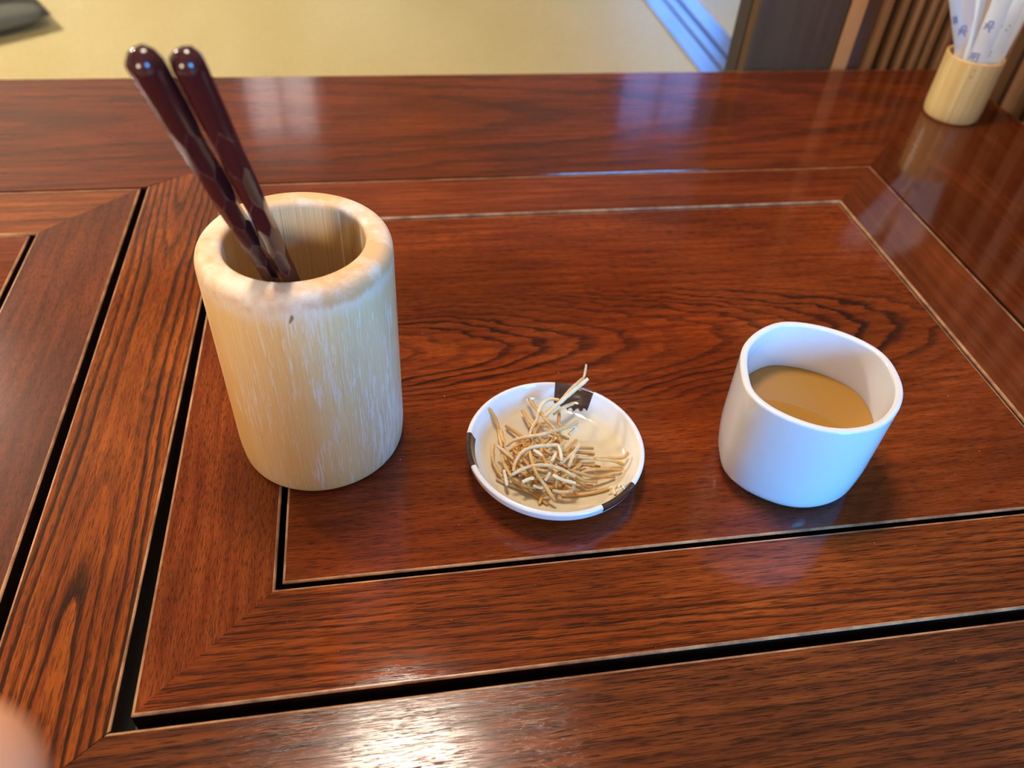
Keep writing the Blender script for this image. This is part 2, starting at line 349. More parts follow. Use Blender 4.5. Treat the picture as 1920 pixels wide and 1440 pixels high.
# pendant lamps over the table and the room
SHADE = G('lamp_shade_metal').out((0.03, 0.03, 0.03), 0.4)
def lamp(pos, rad, strength, col, label):
    e = prop(empty('pendant_lamp', (pos.x, pos.y, ZC*S)), label, 'lamp')
    p = pos/S; r = rad/S
    bm = bmesh.new(); lathe(bm, [(0, -r), *[(r*math.sin(a), -r*math.cos(a)) for a in [PI*k/12 for k in range(1, 12)]], (0, r)], 0, 0, 24)
    for v in bm.verts: v.co += pos
    kid('globe', bm, emit('lamp_glow', col, strength), e).data.shade_smooth()
    bm = bmesh.new(); box(bm, p.x-0.012, p.x+0.012, p.y-0.012, p.y+0.012, p.z+r*0.95, ZC); kid('cord', bm, SHADE, e)
    bm = bmesh.new(); lathe(bm, [(r*0.35, r*0.86), (r*0.45, r*0.9), (r*0.3, r*1.3), (0, r*1.3)], p.x, p.y, 24)
    for v in bm.verts: v.co.z += pos.z
    kid('lamp_cap', bm, SHADE, e)
lamp(LAMP, 0.11, LAMP_E, LAMP_COL, 'round glowing pendant lamp hanging over the middle of the table')
fill_ = prop(empty('fill_lamp', (FILL.x, FILL.y, ZF*S)), 'added warm fill light in the form of a floor lamp, unseen behind the person', 'lamp')  # added unseen fill, put here to warm the front of the holder
bm = bmesh.new(); lathe(bm, [(0, -0.45), *[(0.42*math.sin(PI*k/12), -0.45*math.cos(PI*k/12)) for k in range(1, 12)], (0, 0.45)], 0, 0, 24)
for v in bm.verts: v.co += FILL
kid('fill_globe', bm, emit('fill_glow', (1.0, 0.80, 0.56), FILL_E), fill_).data.shade_smooth()
bm = bmesh.new(); lathe(bm, [(0, ZF), (0.36, ZF), (0.34, ZF+0.06), (0.03, ZF+0.09), (0.03, FILL.z/S-0.42), (0, FILL.z/S-0.42)], FILL.x/S, FILL.y/S, 24); kid('fill_stand', bm, FRAME, fill_)
lamp(LAMP2, 0.085, LAMP2_E, (1.0, 0.93, 0.82), 'round glowing pendant lamp hanging over the tatami left of the table')

# ------------------------------------------------------------------ table
table = prop(empty('table', W(-0.5, 1.2, ZF)), 'glossy reddish brown lacquered wooden table with mitred inset panels and dark grooves', 'table')
def tboard(*a, **k):
    o = board(*a[:3], None, *a[3:], **k); o.parent = table; o.matrix_parent_inverse = Matrix.Translation(table.location).inverted(); return o
YB, YP, YI, YFI, YFP, YE = 2.378, 1.765, 1.593, 0.650, 0.482, 0.06
XT, XR, XRI, XLI, XSR, XSL = LX-0.004, 1.292, 1.124, -0.182, -0.362, -0.531
XLP = -0.546                                     # right edge of the left panel
cw = 0.0024
# frame of the table top: rails, stile, side rails
tboard('back_rail', [(XT, YB), (-3.0, YB), (-2.60, YP+0.006), (XSL-0.006, YP), (-0.446, 1.823), (XSR+0.005, YP+0.004), (XR+0.002, YP+0.002), (XT, YB-0.001)][:7],
       [0.004, 0.0, 0.0, 0.0, 0.0, 0.001, 0.0], WOOD['back'])
tboard('stile', [(-0.446, 1.8225), (XSL, YP-0.0005), (-0.5290, 0.4725), (-0.448, 0.4058), (-0.3665, 0.4735), (XSR+0.006, YP+0.003)],
       [0, cw*0.8, 0, 0, cw*0.8, 0], WOOD['stile'])
tboard('front_rail', [(-0.367, 0.4715), (-0.448, 0.4050), (-0.530, 0.4715), (-3.0, 0.46), (-3.0, YE), (XT, YE), (XT, 0.20), (XR+0.012, YFP-0.010)],
       [0, 0, 0.0, 0.0, 0.004, 0.0, 0, 0.0025], WOOD['front'])
tboard('side_rail', [(XT, 0.201), (XT, YB-0.001), (XR+0.0025, YP+0.0015), (XR+0.0125, YFP-0.0095)], [0.003, 0, 0, 0], WOOD['side'])
tboard('side_rail', [(-3.0, 0.461), (-2.60, 0.461), (-2.60, YP), (-3.0, YB-0.002)], [0, 0, 0, 0.003], WOOD['side'])
bm = bmesh.new(); box(bm, -2.98, XT-0.02, YE+0.02, YB-0.02, -0.16, -0.085); kid('underframe', bm, DARK, table)
def border(p, side, outer, inner, wood, g=0.0, top=0.0, wf=1.0):
    x0, x1, y0, y1 = outer; a0, a1, b0, b1 = inner
    q = dict(front=[(x0, y0), (x1, y0), (a1, b0), (a0, b0)], right=[(x1, y0), (x1, y1), (a1, b1), (a1, b0)],
             back=[(x1, y1), (x0, y1), (a0, b1), (a1, b1)], left=[(x0, y1), (x0, y0), (a0, b0), (a0, b1)])[side]
    o = board('panel_border', q, [cw*(1.9 if side in ('back', 'right') and XR in outer or side == 'back' else 1.0), 0.0, 0.0022, 0.0], p, wood, top)
    return o
def panel(outer, inner, woods, gap):
    x0, x1, y0, y1 = inner
    p = board('inset_panel', [(x0+gap[0], y0+gap[2]), (x1-gap[1], y0+gap[2]), (x1-gap[1], y1-gap[3]), (x0+gap[0], y1-gap[3])], [0.0022]*4, None, woods[0], -0.0012)
    p.parent = table; p.matrix_parent_inverse = Matrix.Translation(table.location).inverted()
    for s, wd in zip(('front', 'right', 'back', 'left'), woods[1:]): border(p, s, outer, inner, wd)
    return p
panel((-0.346, XR, YFP+0.006, YP-0.001), (XLI, XRI, YFI-0.002, YI+0.002),
      (WOOD['centre'], WOOD['border_x'], WOOD['border_yr'], WOOD['border_xb'], WOOD['border_y']), (0.009, 0.006, 0.009, 0.007))
panel((-2.36, XLP, YFP-0.01, YP-0.003), (-2.18, -0.727, YFI, 1.585),
      (WOOD['centre'], WOOD['border_x'], WOOD['border_yl'], WOOD['border_xl'], WOOD['border_yl']), (0.006, 0.012, 0.006, 0.004))
for x in (-2.8, XT-0.22):
    for y in (YE+0.12, YB-0.26):
        bm = bmesh.new(); box(bm, x, x+0.16, y, y+0.16, ZF, -0.158); bevel_all(bm, 0.01, 2); kid('leg', bm, POST, table)

# ------------------------------------------------------------------ big bamboo holder
def bamboo_mat(cx, cy, H):
    g = G('bamboo_holder_skin'); p = g.vscale(g.obj(), (1/S,)*3); x, y, z = g.sep(p)
    th = g.M('ARCTAN2', g.M('SUBTRACT', y, cy), g.M('SUBTRACT', x, cx))
    r = g.M('SQRT', g.M('ADD', g.M('POWER', g.M('ABSOLUTE', g.M('SUBTRACT', x, cx)), 2.0), g.M('POWER', g.M('ABSOLUTE', g.M('SUBTRACT', y, cy)), 2.0)))
    cyl = lambda a, b: g.comb(g.M('MULTIPLY', g.M('COSINE', th), a), g.M('MULTIPLY', g.M('SINE', th), a), g.M('MULTIPLY', z, b))
    fib = g.noise(cyl(90.0, 6.0), 1.0, 4.0, 0.6)
    broad = g.noise(cyl(1.3, 2.6), 1.0, 3.0)
    skin = g.mix(g.ramp(broad, [(0.35, 0.0), (0.62, 1.0)]), (0.92, 0.56, 0.19), (0.95, 0.69, 0.33))
    skin = g.mix(g.ramp(fib, [(0.35, 0.28), (0.60, 0.0)]), skin, (0.62, 0.37, 0.14))
    # window light on the right side, painted as a paler stripe
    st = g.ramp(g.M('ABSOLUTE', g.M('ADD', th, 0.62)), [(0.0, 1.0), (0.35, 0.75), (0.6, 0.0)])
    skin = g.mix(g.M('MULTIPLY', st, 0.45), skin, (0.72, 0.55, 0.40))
    # scuffs, long in the direction of the fibre
    a = g.noise(cyl(20.0, 12.0), 1.0, 4.0, 0.62, 0.4); b = g.noise(cyl(62.0, 26.0), 1.0, 3.0, 0.6, 0.6); cden = g.noise(cyl(1.6, 4.0), 1.0, 2.0)
    s1 = g.ramp(g.M('ADD', g.M('MULTIPLY', g.M('ADD', a, b), 0.5), g.M('MULTIPLY', g.M('SUBTRACT', cden, 0.5), 0.42)), [(0.562, 0.0), (0.590, 1.0)])
    c2 = g.noise(cyl(115.0, 16.0), 1.0, 2.0, 0.5)
    s2 = g.ramp(g.M('ADD', c2, g.M('MULTIPLY', g.M('SUBTRACT', cden, 0.5), 0.35)), [(0.645, 0.0), (0.685, 1.0)])
    dots = g.ramp(g.noise(cyl(60.0, 60.0), 1.0, 1.0), [(0.74, 0.0), (0.77, 1.0)])
    dots = g.M('MULTIPLY', dots, g.ramp(z, [(0.05, 1.0), (0.16, 0.0)]))
    sc_ = g.M('MAXIMUM', g.M('MULTIPLY', s1, 0.8), g.M('MAXIMUM', g.M('MULTIPLY', s2, 0.7), dots))
    skin = g.mix(g.M('MULTIPLY', sc_, 0.80), skin, (0.94, 0.86, 0.74))
    # cut rim: bare pale wood with orange handling stains
    rn = g.noise(g.vscale(p, (16, 16, 16)), 1.0, 5.0, 0.65)
    rimc = g.mix(g.ramp(g.M('ADD', rn, g.M('MULTIPLY', g.M('SUBTRACT', g.noise(cyl(1.2, 1.0), 1.0, 1.0), 0.5), 0.6)), [(0.40, 0.0), (0.60, 1.0)]), (0.92, 0.78, 0.60), (0.82, 0.46, 0.20))
    rimc = g.mix(g.ramp(g.noise(g.vscale(p, (120, 120, 120)), 1.0, 3.0), [(0.4, 0.2), (0.6, 0.0)]), rimc, (0.70, 0.45, 0.25))
    edge = g.M('ADD', z, g.M('ADD', g.M('MULTIPLY', g.M('SUBTRACT', g.noise(cyl(8.0, 3.0), 1.0, 4.0, 0.7), 0.5), 0.030), g.M('MULTIPLY', g.M('SUBTRACT', a, 0.5), 0.01)))
    rimmask = g.ramp(edge, [(0.0, 0.0), (H-0.033, 0.0), (H-0.024, 1.0), (1.0, 1.0)])
    fray = g.ramp(edge, [(0.0, 0.0), (H-0.052, 0.0), (H-0.032, 1.0), (H-0.020, 0.0)])
    skin = g.mix(g.M('MULTIPLY', fray, 0.5), skin, (0.90, 0.82, 0.70))
    col = g.mix(rimmask, skin, rimc)
    # inside wall
    ins = g.ramp(r, [(0.0, 1.0), (0.0965, 1.0), (0.0985, 0.0)])
    infib = g.noise(cyl(70.0, 1.5), 1.0, 4.0, 0.6)
    inner = g.mix(g.ramp(infib, [(0.35, 0.0), (0.62, 1.0)]), (0.50, 0.31, 0.13), (0.68, 0.50, 0.28))
    inner = g.mix(g.ramp(g.noise(cyl(9.0, 0.8), 1.0, 2.0), [(0.62, 0.0), (0.68, 0.7)]), inner, (0.88, 0.80, 0.66))
    inz = g.ramp(z, [(0.0, 1.0), (H-0.014, 1.0), (H-0.008, 0.0), (1.0, 0.0)])
    col = g.mix(g.M('MULTIPLY', ins, inz), col, inner)
    rr = g.M('ADD', 0.33, g.M('MULTIPLY', g.M('MAXIMUM', sc_, rimmask), 0.25))
    g.bump(g.M('ADD', g.M('MULTIPLY', sc_, 0.6), g.M('MULTIPLY', fib, 0.5)), 0.12, 0.0006)
    return g.out(col, rr)
PCX, PCY, PR, PH = -0.1175, 0.9372, 0.1302, 0.389
bm = bmesh.new()
prof = fillet([(0, 0.0, 0), (PR-0.004, 0.0, 0.016), (PR, 0.04, 0.01), (PR, PH-0.002, 0.024), (0.094, PH-0.002, 0.009), (0.0945, 0.03, 0.01), (0, 0.028, 0)], 8)
lathe(bm, prof, PCX, PCY, 160)
for v in bm.verts:                                # bamboo is never perfectly round
    a = math.atan2(v.co.y/S-PCY, v.co.x/S-PCX); k = 1+0.006*math.sin(2*a+0.6)+0.004*math.sin(3*a+1.9)
    v.co.x = (PCX+(v.co.x/S-PCX)*k)*S; v.co.y = (PCY+(v.co.y/S-PCY)*k)*S
holder = prop(link('bamboo_holder', bm, bamboo_mat(PCX, PCY, PH), None, True, 1.0),
              'tall thick-walled bamboo cylinder with scuffed pale skin holding two dark chopsticks', 'chopstick holder')
def darkmark(px, py, w, h, parent, m):            # small bruise on the holder's skin
    d = ray(px, py); o = Vector((0, 0, 1)); ox, oy = o.x-PCX, o.y-PCY
    A = d.x**2+d.y**2; B = 2*(ox*d.x+oy*d.y); Cc = ox*ox+oy*oy-(PR+0.0012)**2
    t = (-B-math.sqrt(B*B-4*A*Cc))/(2*A); p = o+d*t; th = math.atan2(p.y-PCY, p.x-PCX); bm = bmesh.new()
    vs = []
    for k in range(14):
        a = 2*PI*k/14; jj = 1+0.25*math.sin(3*a+1); da = w*math.cos(a)*jj; dz = h*math.sin(a)*jj; da += dz*0.35
        vs.append(bm.verts.new(W(PCX+(PR+0.0012)*math.cos(th+da/PR), PCY+(PR+0.0012)*math.sin(th+da/PR), p.z+dz)))
    bm.faces.new(vs); return link('dark_blemish', bm, m, parent)
darkmark(546, 599, 0.0019, 0.0062, holder, G('blemish_brown').out((0.34, 0.23, 0.13), 0.6))

# ------------------------------------------------------------------ chopsticks
def chop_mat():
    g = G('maroon_lacquer_chopstick'); at = g.new('ShaderNodeAttribute'); at.attribute_name = 'ridge'
    n = g.noise(g.vscale(g.obj(), (900, 900, 900)), 1.0, 2.0)
    e = g.M('MULTIPLY', g.ramp(at.outputs['Fac'], [(0.94, 0.0), (0.995, 1.0)]), g.ramp(n, [(0.40, 0.15), (0.6, 0.8)]))
    return g.out(g.mix(e, (0.046, 0.0085, 0.0095), (0.17, 0.085, 0.065)), 0.15, Coat_Weight=0.15, Coat_Roughness=0.05)
CHOP = chop_mat()
def chopstick(tip, foot, r_tip, r_foot, label, spin):
    T, B = W(*tip), W(*foot); L = (B-T).length; ax = (B-T).normalized()
    a = ax.cross(Vector((1, 0, 0.2))).normalized(); b = ax.cross(a); bm = bmesh.new(); lay = bm.verts.layers.float.new('ridge')
    n = 5; N = 2*n
    def vert(ang, s, rr, rid):
        sq = 1.0 + 0.05*math.cos(4*(ang)+0.4)
        v = bm.verts.new(T+ax*s+(a*math.cos(ang+spin)+b*math.sin(ang+spin))*rr*sq); v[lay] = rid; return v
    rad = lambda s: r_tip+(r_foot-r_tip)*min(1.0, s/L)
    # smooth head
    rings = []
    s0 = 0.13*L
    pts = [(r_tip*(1-math.cos(k*PI/16)), math.sin(k*PI/16)) for k in range(1, 9)]
    for s, f in pts: rings.append([vert(PI*m/n, s, rad(s)*f, 0) for m in range(N)])
    for k in range(1, 5): s = r_tip+(s0-r_tip)*k/5; rings.append([vert(PI*m/n, s, rad(s), 0) for m in range(N)])
    top = bm.verts.new(T)
    # dense ring interpolation for the head: double the segments is not needed, smooth shading covers it
    sm = []
    for m in range(N): sm.append(bm.faces.new((top, rings[0][m], rings[0][(m+1) % N])))
    for A_, B_ in zip(rings, rings[1:]):
        for m in range(N): sm.append(bm.faces.new((A_[m], A_[(m+1) % N], B_[(m+1) % N], B_[m])))
    # honeycomb of carved facets
    rows = []; s = s0; h = 0.019
    hs = []
    while s < L-0.001: hs.append(s); s += h; h = max(0.0090, h*0.93)
    zz = []
    for k, s in enumerate(hs):
        hh = (hs[k]-hs[k-1]) if k else (hs[1]-hs[0])
        zz.append([vert(PI*m/n, s+(-1 if (m+k) % 2 == 0 else 1)*-hh*0.17, rad(s)*1.0, 1.0) for m in range(N)])
    for m in range(N): sm.append(bm.faces.new((rings[-1][m], rings[-1][(m+1) % N], zz[0][(m+1) % N], zz[0][m])))
    for k in range(len(zz)-1):
        for m in range(N):
            if (m+k) % 2: continue
            l0, l1, l2 = zz[k][m], zz[k][(m+1) % N], zz[k][(m+2) % N]; u0, u1, u2 = zz[k+1][m], zz[k+1][(m+1) % N], zz[k+1][(m+2) % N]
            sc_ = (hs[k]+hs[k+1])/2; c = vert(PI*(m+1)/n, sc_, rad(sc_)*0.87, 0.0)
            ring = [l0, l1, l2, u2, u1, u0]
            for i in range(6): bm.faces.new((ring[i], ring[(i+1) % 6], c))
    bm.faces.new(zz[-1])
    bm.edges.ensure_lookup_table()
    for e in bm.edges: e.smooth = not (e.verts[0][lay] > 0.5 and e.verts[1][lay] > 0.5)
    o = link('chopstick', bm, CHOP, None, False)
    for p in o.data.polygons: p.use_smooth = True
    return prop(o, label, 'chopstick', 'chopsticks in the bamboo holder')
def tip_at(px, py, D):
    d = ray(px, py).normalized(); return Vector((0, 0, 1))+d*D
def place_stick(px, py, D, ppx, ppy, rt, rf, label, spin, dx=0.0):
    T = tip_at(px, py, D); P_ = at_z(ppx, ppy, PH+0.004); k = (P_-T).normalized()
    t = (P_.z-0.045)/(-k.z); B = P_+k*t; B.x += dx
    chopstick(T, B, rt, rf, label, spin)
place_stick(258, 96, 0.765, 498, 500, 0.0050, 0.0023, 'dark maroon faceted chopstick, the left one of the pair in the bamboo holder', 0.2, -0.002)
place_stick(341, 96, 0.775, 533, 506, 0.0050, 0.0023, 'dark maroon faceted chopstick, the right one of the pair in the bamboo holder', 0.5, 0.006)

# ------------------------------------------------------------------ small dish
DX, DY, DR = 0.250, 0.832, 0.1435
def ceramic(name, c, rough=0.08):
    g = G(name); n = g.noise(g.vscale(g.obj(), (120, 120, 120)), 1.0, 3.0)
    return g.out(g.mix(n, tuple(v*0.97 for v in c), c), rough, Coat_Weight=0.3, Coat_Roughness=0.03)
def dish_mat():
    g = G('cream_and_white_glaze'); p = g.vscale(g.obj(), (1/S,)*3); x, y, z = g.sep(p)
    dx, dy = g.M('SUBTRACT', x, DX), g.M('SUBTRACT', y, DY)
    r = g.M('SQRT', g.M('ADD', g.M('MULTIPLY', dx, dx), g.M('MULTIPLY', dy, dy)))
    n = g.M('MULTIPLY', g.M('SUBTRACT', g.noise(p, 12.0, 3.0), 0.5), 0.012)
    up = g.ramp(z, [(0.0, 0.0), (0.010, 0.0), (0.0105, 1.0)])
    f = g.M('MULTIPLY', g.ramp(g.M('ADD', r, n), [(0.0, 1.0), (0.114, 1.0), (0.128, 0.0)]), up)
    return g.out(g.mix(f, (0.84, 0.82, 0.79), (0.72, 0.63, 0.45)), 0.07, Coat_Weight=0.3, Coat_Roughness=0.03)
IRON = G('brown_iron_glaze'); IRON.b.inputs['Specular IOR Level'].default_value = 0.9
IRONM = IRON.out(IRON.mix(IRON.noise(IRON.vscale(IRON.obj(), (260, 260, 260)), 1.0, 3.0), (0.030, 0.014, 0.009), (0.12, 0.065, 0.045)), 0.12, Metallic=0.25)
bm = bmesh.new()
prof = fillet([(0, 0.004, 0), (0.058, 0.004, 0), (0.060, 0.0, 0.001), (0.066, 0.0, 0.001), (0.070, 0.007, 0.003), (0.118, 0.019, 0.012), (0.1405, 0.034, 0.006), (DR, 0.0505, 0.003),
               (0.1365, 0.0535, 0.004), (0.1315, 0.043, 0.004), (0.118, 0.019, 0.012), (0.09, 0.0125, 0.01), (0.05, 0.0115, 0), (0, 0.0115, 0)], 6)
dense = [prof[0]]
for q0, q1 in zip(prof, prof[1:]):
    m_ = max(1, int(math.hypot(q1[0]-q0[0], q1[1]-q0[1])/0.0014)) if q0[0] > 0.09 else 1
    dense += [(q0[0]+(q1[0]-q0[0])*k/m_, q0[1]+(q1[1]-q0[1])*k/m_) for k in range(1, m_+1)]
lathe(bm, dense, DX, DY, 300)
for f in bm.faces:
    c = f.calc_center_median()/S; r = math.hypot(c.x-DX, c.y-DY); a = math.degrees(math.atan2(c.y-DY, c.x-DX))
    if c.z < 0.012: continue
    inside = r < 0.1335 and c.z > 0.012; top = c.z > 0.040
    j = 1.2*math.sin(a*0.9)
    if 50 < a < 79 and (top or (r > 0.121-0.007*math.sin((a-50)/29*PI)+0.002*math.sin(a*1.1) and inside)): f.material_index = 1
    if (a > 164 or a < -167) and (top or (r > 0.128 and c.z > 0.034)): f.material_index = 1
    if -71 < a < -42 and top and r > 0.1285: f.material_index = 1
dish = prop(link('small_dish', bm, [dish_mat(), IRONM], None, True, 0.9), 'small round white-rimmed dish with cream glaze and three brown patches on its rim', 'dish')

# ------------------------------------------------------------------ fried noodle strands heaped in the dish
def noodle_mat(name, c1, c2):
    g = G(name); n = g.noise(g.vscale(g.obj(), (380, 380, 380)), 1.0, 4.0, 0.6); b = g.noise(g.vscale(g.obj(), (60, 60, 60)), 1.0, 2.0)
    g.bump(n, 0.5, 0.0006)
    return g.out(g.mix(g.ramp(g.M('MULTIPLY', g.M('ADD', n, b), 0.5), [(0.38, 0.0), (0.62, 1.0)]), c1, c2), 0.42, Subsurface_Weight=0.0)
NM = [noodle_mat('fried_strand_brown', (0.50, 0.26, 0.06), (0.66, 0.38, 0.12)), noodle_mat('fried_strand_gold', (0.58, 0.33, 0.085), (0.74, 0.47, 0.18)),
      noodle_mat('fried_strand_pale', (0.62, 0.40, 0.17), (0.76, 0.57, 0.32)), noodle_mat('fried_strand_cream', (0.72, 0.55, 0.30), (0.84, 0.72, 0.47))]
rnd = random.Random(5)
MM = 0.001/S
def dish_floor(x, y):
    r = math.hypot(x-DX, y-DY); 
    if r < 0.09: return 0.0125
    if r < 0.118: return 0.0125+(r-0.09)/0.028*0.0075
    return 0.020+(r-0.118)/0.0135*0.026
HEAP = 'tangled strands of fried noodle in the small dish'
COMMON = 'thin golden brown fried noodle strand in the tangled heap in the small dish'
def noodle(pts, zs, mat, rad=0.00082, label=None, crop=True):
    if not isinstance(zs, (tuple, list)): zs = (zs, zs)
    P3 = []
    for i, (cx, cy) in enumerate(pts):
        t = i/(len(pts)-1)*(len(zs)-1); k = min(int(t), len(zs)-2); z = (zs[k]+(zs[k+1]-zs[k])*(t-k))*MM
        px, py = (840+cx/4.235, 660+cy/4.235)
        v = at_z(px, py, z); fl = dish_floor(v.x, v.y)+rad/S
        if math.hypot(v.x-DX, v.y-DY) < 0.134 and v.z < fl: v = at_z(px, py, fl)
        P3.append(v*S)
    sp = spline(P3, 5) if len(P3) > 2 else [P3[0].lerp(P3[1], k/6) + Vector((rnd.uniform(-1, 1), rnd.uniform(-1, 1), rnd.uniform(-0.5, 1)))*0.00012 for k in range(7)]
    rr = [rad*(1+rnd.uniform(-0.13, 0.13)) for _ in sp]; rr[0] *= 0.85; rr[-1] *= 0.8
    bm = bmesh.new(); tube(bm, sp, rr, 8)
    o = link('fried_noodle', bm, NM[mat], None, True, 1.2)
    return prop(o, label or COMMON, 'noodle', HEAP)
# buried lower layer first
for k in range(72):
    a = rnd.uniform(0, 2*PI); rr_ = math.sqrt(rnd.random()); cx = 750+rr_*math.cos(a)*300; cy = 875+rr_*math.sin(a)*215
    an = rnd.uniform(0, PI); L = rnd.uniform(90, 190); bend = rnd.uniform(-25, 25)
    dxx, dyy = math.cos(an)*L/2, math.sin(an)*L/2*0.75
    noodle([(cx-dxx, cy-dyy), (cx+bend*math.sin(an), cy+bend*math.cos(an)), (cx+dxx, cy+dyy)], 6+9*(1-rr_)+rnd.uniform(-1, 2), rnd.choice((0, 0, 1)))
ST = [
 ([(330, 450), (372, 520), (400, 600), (412, 680), (430, 760)], (15, 9, 10), 1), ([(640, 370), (700, 450), (765, 515)], (12, 14), 1),
 ([(590, 465), (640, 540), (685, 595)], (9, 11), 1), ([(458, 585), (540, 640), (625, 700)], (7, 9), 0),
 ([(720, 450), (705, 540), (665, 610), (648, 690)], (15, 12), 2), ([(720, 480), (750, 410), (810, 375), (880, 380)], (15, 20), 3),
 ([(1000, 405), (920, 440), (840, 495)], (13, 15), 2), ([(455, 745), (530, 700), (640, 672), (745, 655), (850, 622), (950, 595), (1030, 555)], (14, 20, 19), 2),
 ([(960, 655), (1010, 610), (1000, 590), (850, 618)], (15, 19), 3), ([(520, 945), (540, 865), (600, 785), (700, 748), (800, 742), (872, 735)], (15, 20, 21), 2),
 ([(872, 735), (893, 790), (903, 865)], (21, 19), 3), ([(505, 975), (600, 925), (700, 900), (800, 900), (900, 930), (1012, 990)], (17, 21, 18), 2),
 ([(640, 765), (670, 870), (700, 960), (770, 1060), (850, 1185)], (18, 20, 9), 1), ([(830, 975), (900, 1010), (1015, 1042)], (18, 16), 3),
 ([(590, 1035), (635, 1010), (685, 1000)], (15, 16), 3), ([(770, 1020), (812, 955)], (16, 19), 2), ([(360, 735), (352, 820), (372, 900), (430, 995)], (10, 8), 1),
 ([(390, 745), (450, 790), (520, 850)], (14, 14), 2), ([(430, 815), (450, 900), (500, 985)], (12, 12), 1), ([(445, 940), (468, 1060)], (12, 11), 3),
 ([(385, 1010), (480, 1050), (600, 1090), (700, 1140), (790, 1212)], (6, 6, 5), 0), ([(480, 990), (560, 1045), (640, 1110)], (9, 8), 1),
 ([(722, 1205), (760, 1135), (800, 1110)], (6, 9), 1), ([(830, 1100), (920, 1112), (990, 1090), (1002, 1045)], (10, 12), 2),
 ([(850, 1085), (865, 1000), (840, 950)], (10, 14), 0), ([(1430, 800), (1390, 838), (1280, 840), (1150, 845), (1030, 832)], (12, 11, 13), 1),
 ([(1395, 893), (1300, 862), (1170, 850)], (9, 13), 1), ([(1380, 935), (1250, 930), (1120, 938), (1050, 965)], (8, 11), 1),
 ([(1325, 990), (1200, 990), (1100, 978), (950, 930)], (7, 14), 0), ([(1183, 1030), (1080, 1020), (980, 960)], (9, 14), 0),
 ([(1152, 765), (1080, 762), (1000, 765)], (8, 12), 0), ([(1163, 812), (1080, 800), (1005, 795)], (9, 12), 0),
 ([(1280, 1085), (1180, 1110), (1050, 1130), (900, 1140)], (6, 5), 1), ([(1390, 1060), (1350, 1065), (1280, 1082)], (14, 10), 3),
 ([(1328, 1135), (1318, 1090), (1340, 1060)], (14, 13), 3), ([(820, 872), (862, 800)], (17, 19), 3), ([(890, 890), (950, 840), (1005, 790), (1045, 730)], (18, 16), 2),
 ([(955, 912), (1000, 810)], (17, 17), 2), ([(680, 775), (745, 825)], (19, 18), 3), ([(885, 680), (905, 740), (890, 790)], (16, 17), 1), ([(935, 710), (860, 765)], (18, 18), 1),
 ([(520, 780), (600, 850), (645, 910)], (15, 16), 0), ([(600, 850), (660, 760), (680, 690)], (14, 16), 0), ([(760, 520), (830, 590), (880, 640)], (14, 13), 1),
 ([(885, 480), (878, 560), (905, 600)], (13, 12), 0), ([(700, 700), (760, 770), (850, 830), (930, 880)], (14, 15), 0), ([(560, 940), (640, 980), (760, 1000)], (13, 15), 0),
 ([(740, 560), (700, 620), (690, 680)], (11, 14), 0), ([(640, 600), (700, 580), (790, 590)], (9, 12), 0), ([(1060, 890), (1130, 900), (1210, 915)], (9, 8), 0),
 ([(1010, 1010), (1090, 1060), (1150, 1065)], (8, 7), 0), ([(420, 620), (440, 700), (480, 740)], (10, 12), 1), ([(520, 1000), (600, 1060), (700, 1080)], (10, 10), 0),
 ([(800, 640), (860, 660), (960, 690)], (12, 14), 0), ([(680, 1060), (740, 1075), (752, 1065)], (12, 13), 3), ([(930, 1060), (1000, 1100), (1030, 1140)], (8, 6), 0),
 ([(1020, 700), (960, 760), (930, 800)], (13, 15), 1), ([(560, 880), (620, 960), (640, 1060)], (13, 12), 1), ([(470, 830), (520, 900), (540, 960)], (11, 12), 0),
 ([(900, 1000), (960, 960), (1050, 900)], (12, 12), 0), ([(740, 760), (760, 850), (820, 930)], (15, 16), 0)]
LB = {0: 'golden strand curving up the left inside of the dish, beside the left rim', 1: 'straight tan strand sticking up at the top left of the heap',
 2: 'short tan strand just left of the straight one sticking up', 3: 'tan strand pointing flatly away from the heap at its upper left', 4: 'pale strand standing upright through the upper middle of the heap',
 5: 'cream looped strand arching at the back below the longest strand', 6: 'thin pale strand right of the longest one, below the brown patch', 7: 'long pale strand arching across the upper part of the heap',
 8: 'short cream loop at the right end of the upper pale arch', 9: 'pale hooked strand arching over the middle of the heap', 10: 'cream strand hanging down from the right end of the middle arch',
 11: 'long pale strand arching across the front of the heap', 12: 'brown strand crossing on top of the heap and running down to the front', 13: 'thick cream strand just below the right end of the front arch',
 14: 'short cream stub at the front left of the heap', 15: 'short pale stub leaning just below the front arch', 16: 'curved golden strand along the far left edge of the heap', 17: 'pale strand on the left shoulder of the heap',
 19: 'thin cream strand pointing down beside the front left edge of the heap', 20: 'longest brown strand lying along the front left floor of the dish', 22: 'short golden strand at the very front of the heap',
 23: 'pale curled strand at the front, right of the long brown crossing one', 25: 'golden strand reaching furthest right, its tip curled up', 26: 'golden strand just in front of the one reaching furthest right',
 27: 'golden strand pointing right, third from the back on the right side', 32: 'long golden strand lying nearest the front right rim', 35: 'short cream stub in the middle under the hooked strand',
 36: 'pale strand slanting up at the right shoulder of the heap', 33: 'thin cream strand running to the brown patch on the front right rim'}
for i_, (p_, z_, m_) in enumerate(ST): noodle(p_, z_, m_, rad=0.00092 if m_ else 0.00088, label=LB.get(i_))
noodle([(1098, 98), (1090, 150), (1078, 205)], (33, 28), 3, 0.00062, 'short thin pale noodle tip pointing straight up, the highest thing in the dish')
noodle([(1112, 212), (1020, 290), (920, 375), (830, 455), (765, 520)], (29, 22, 13), 3, 0.0010, 'longest pale fried noodle strand reaching up across the brown patch at the back')
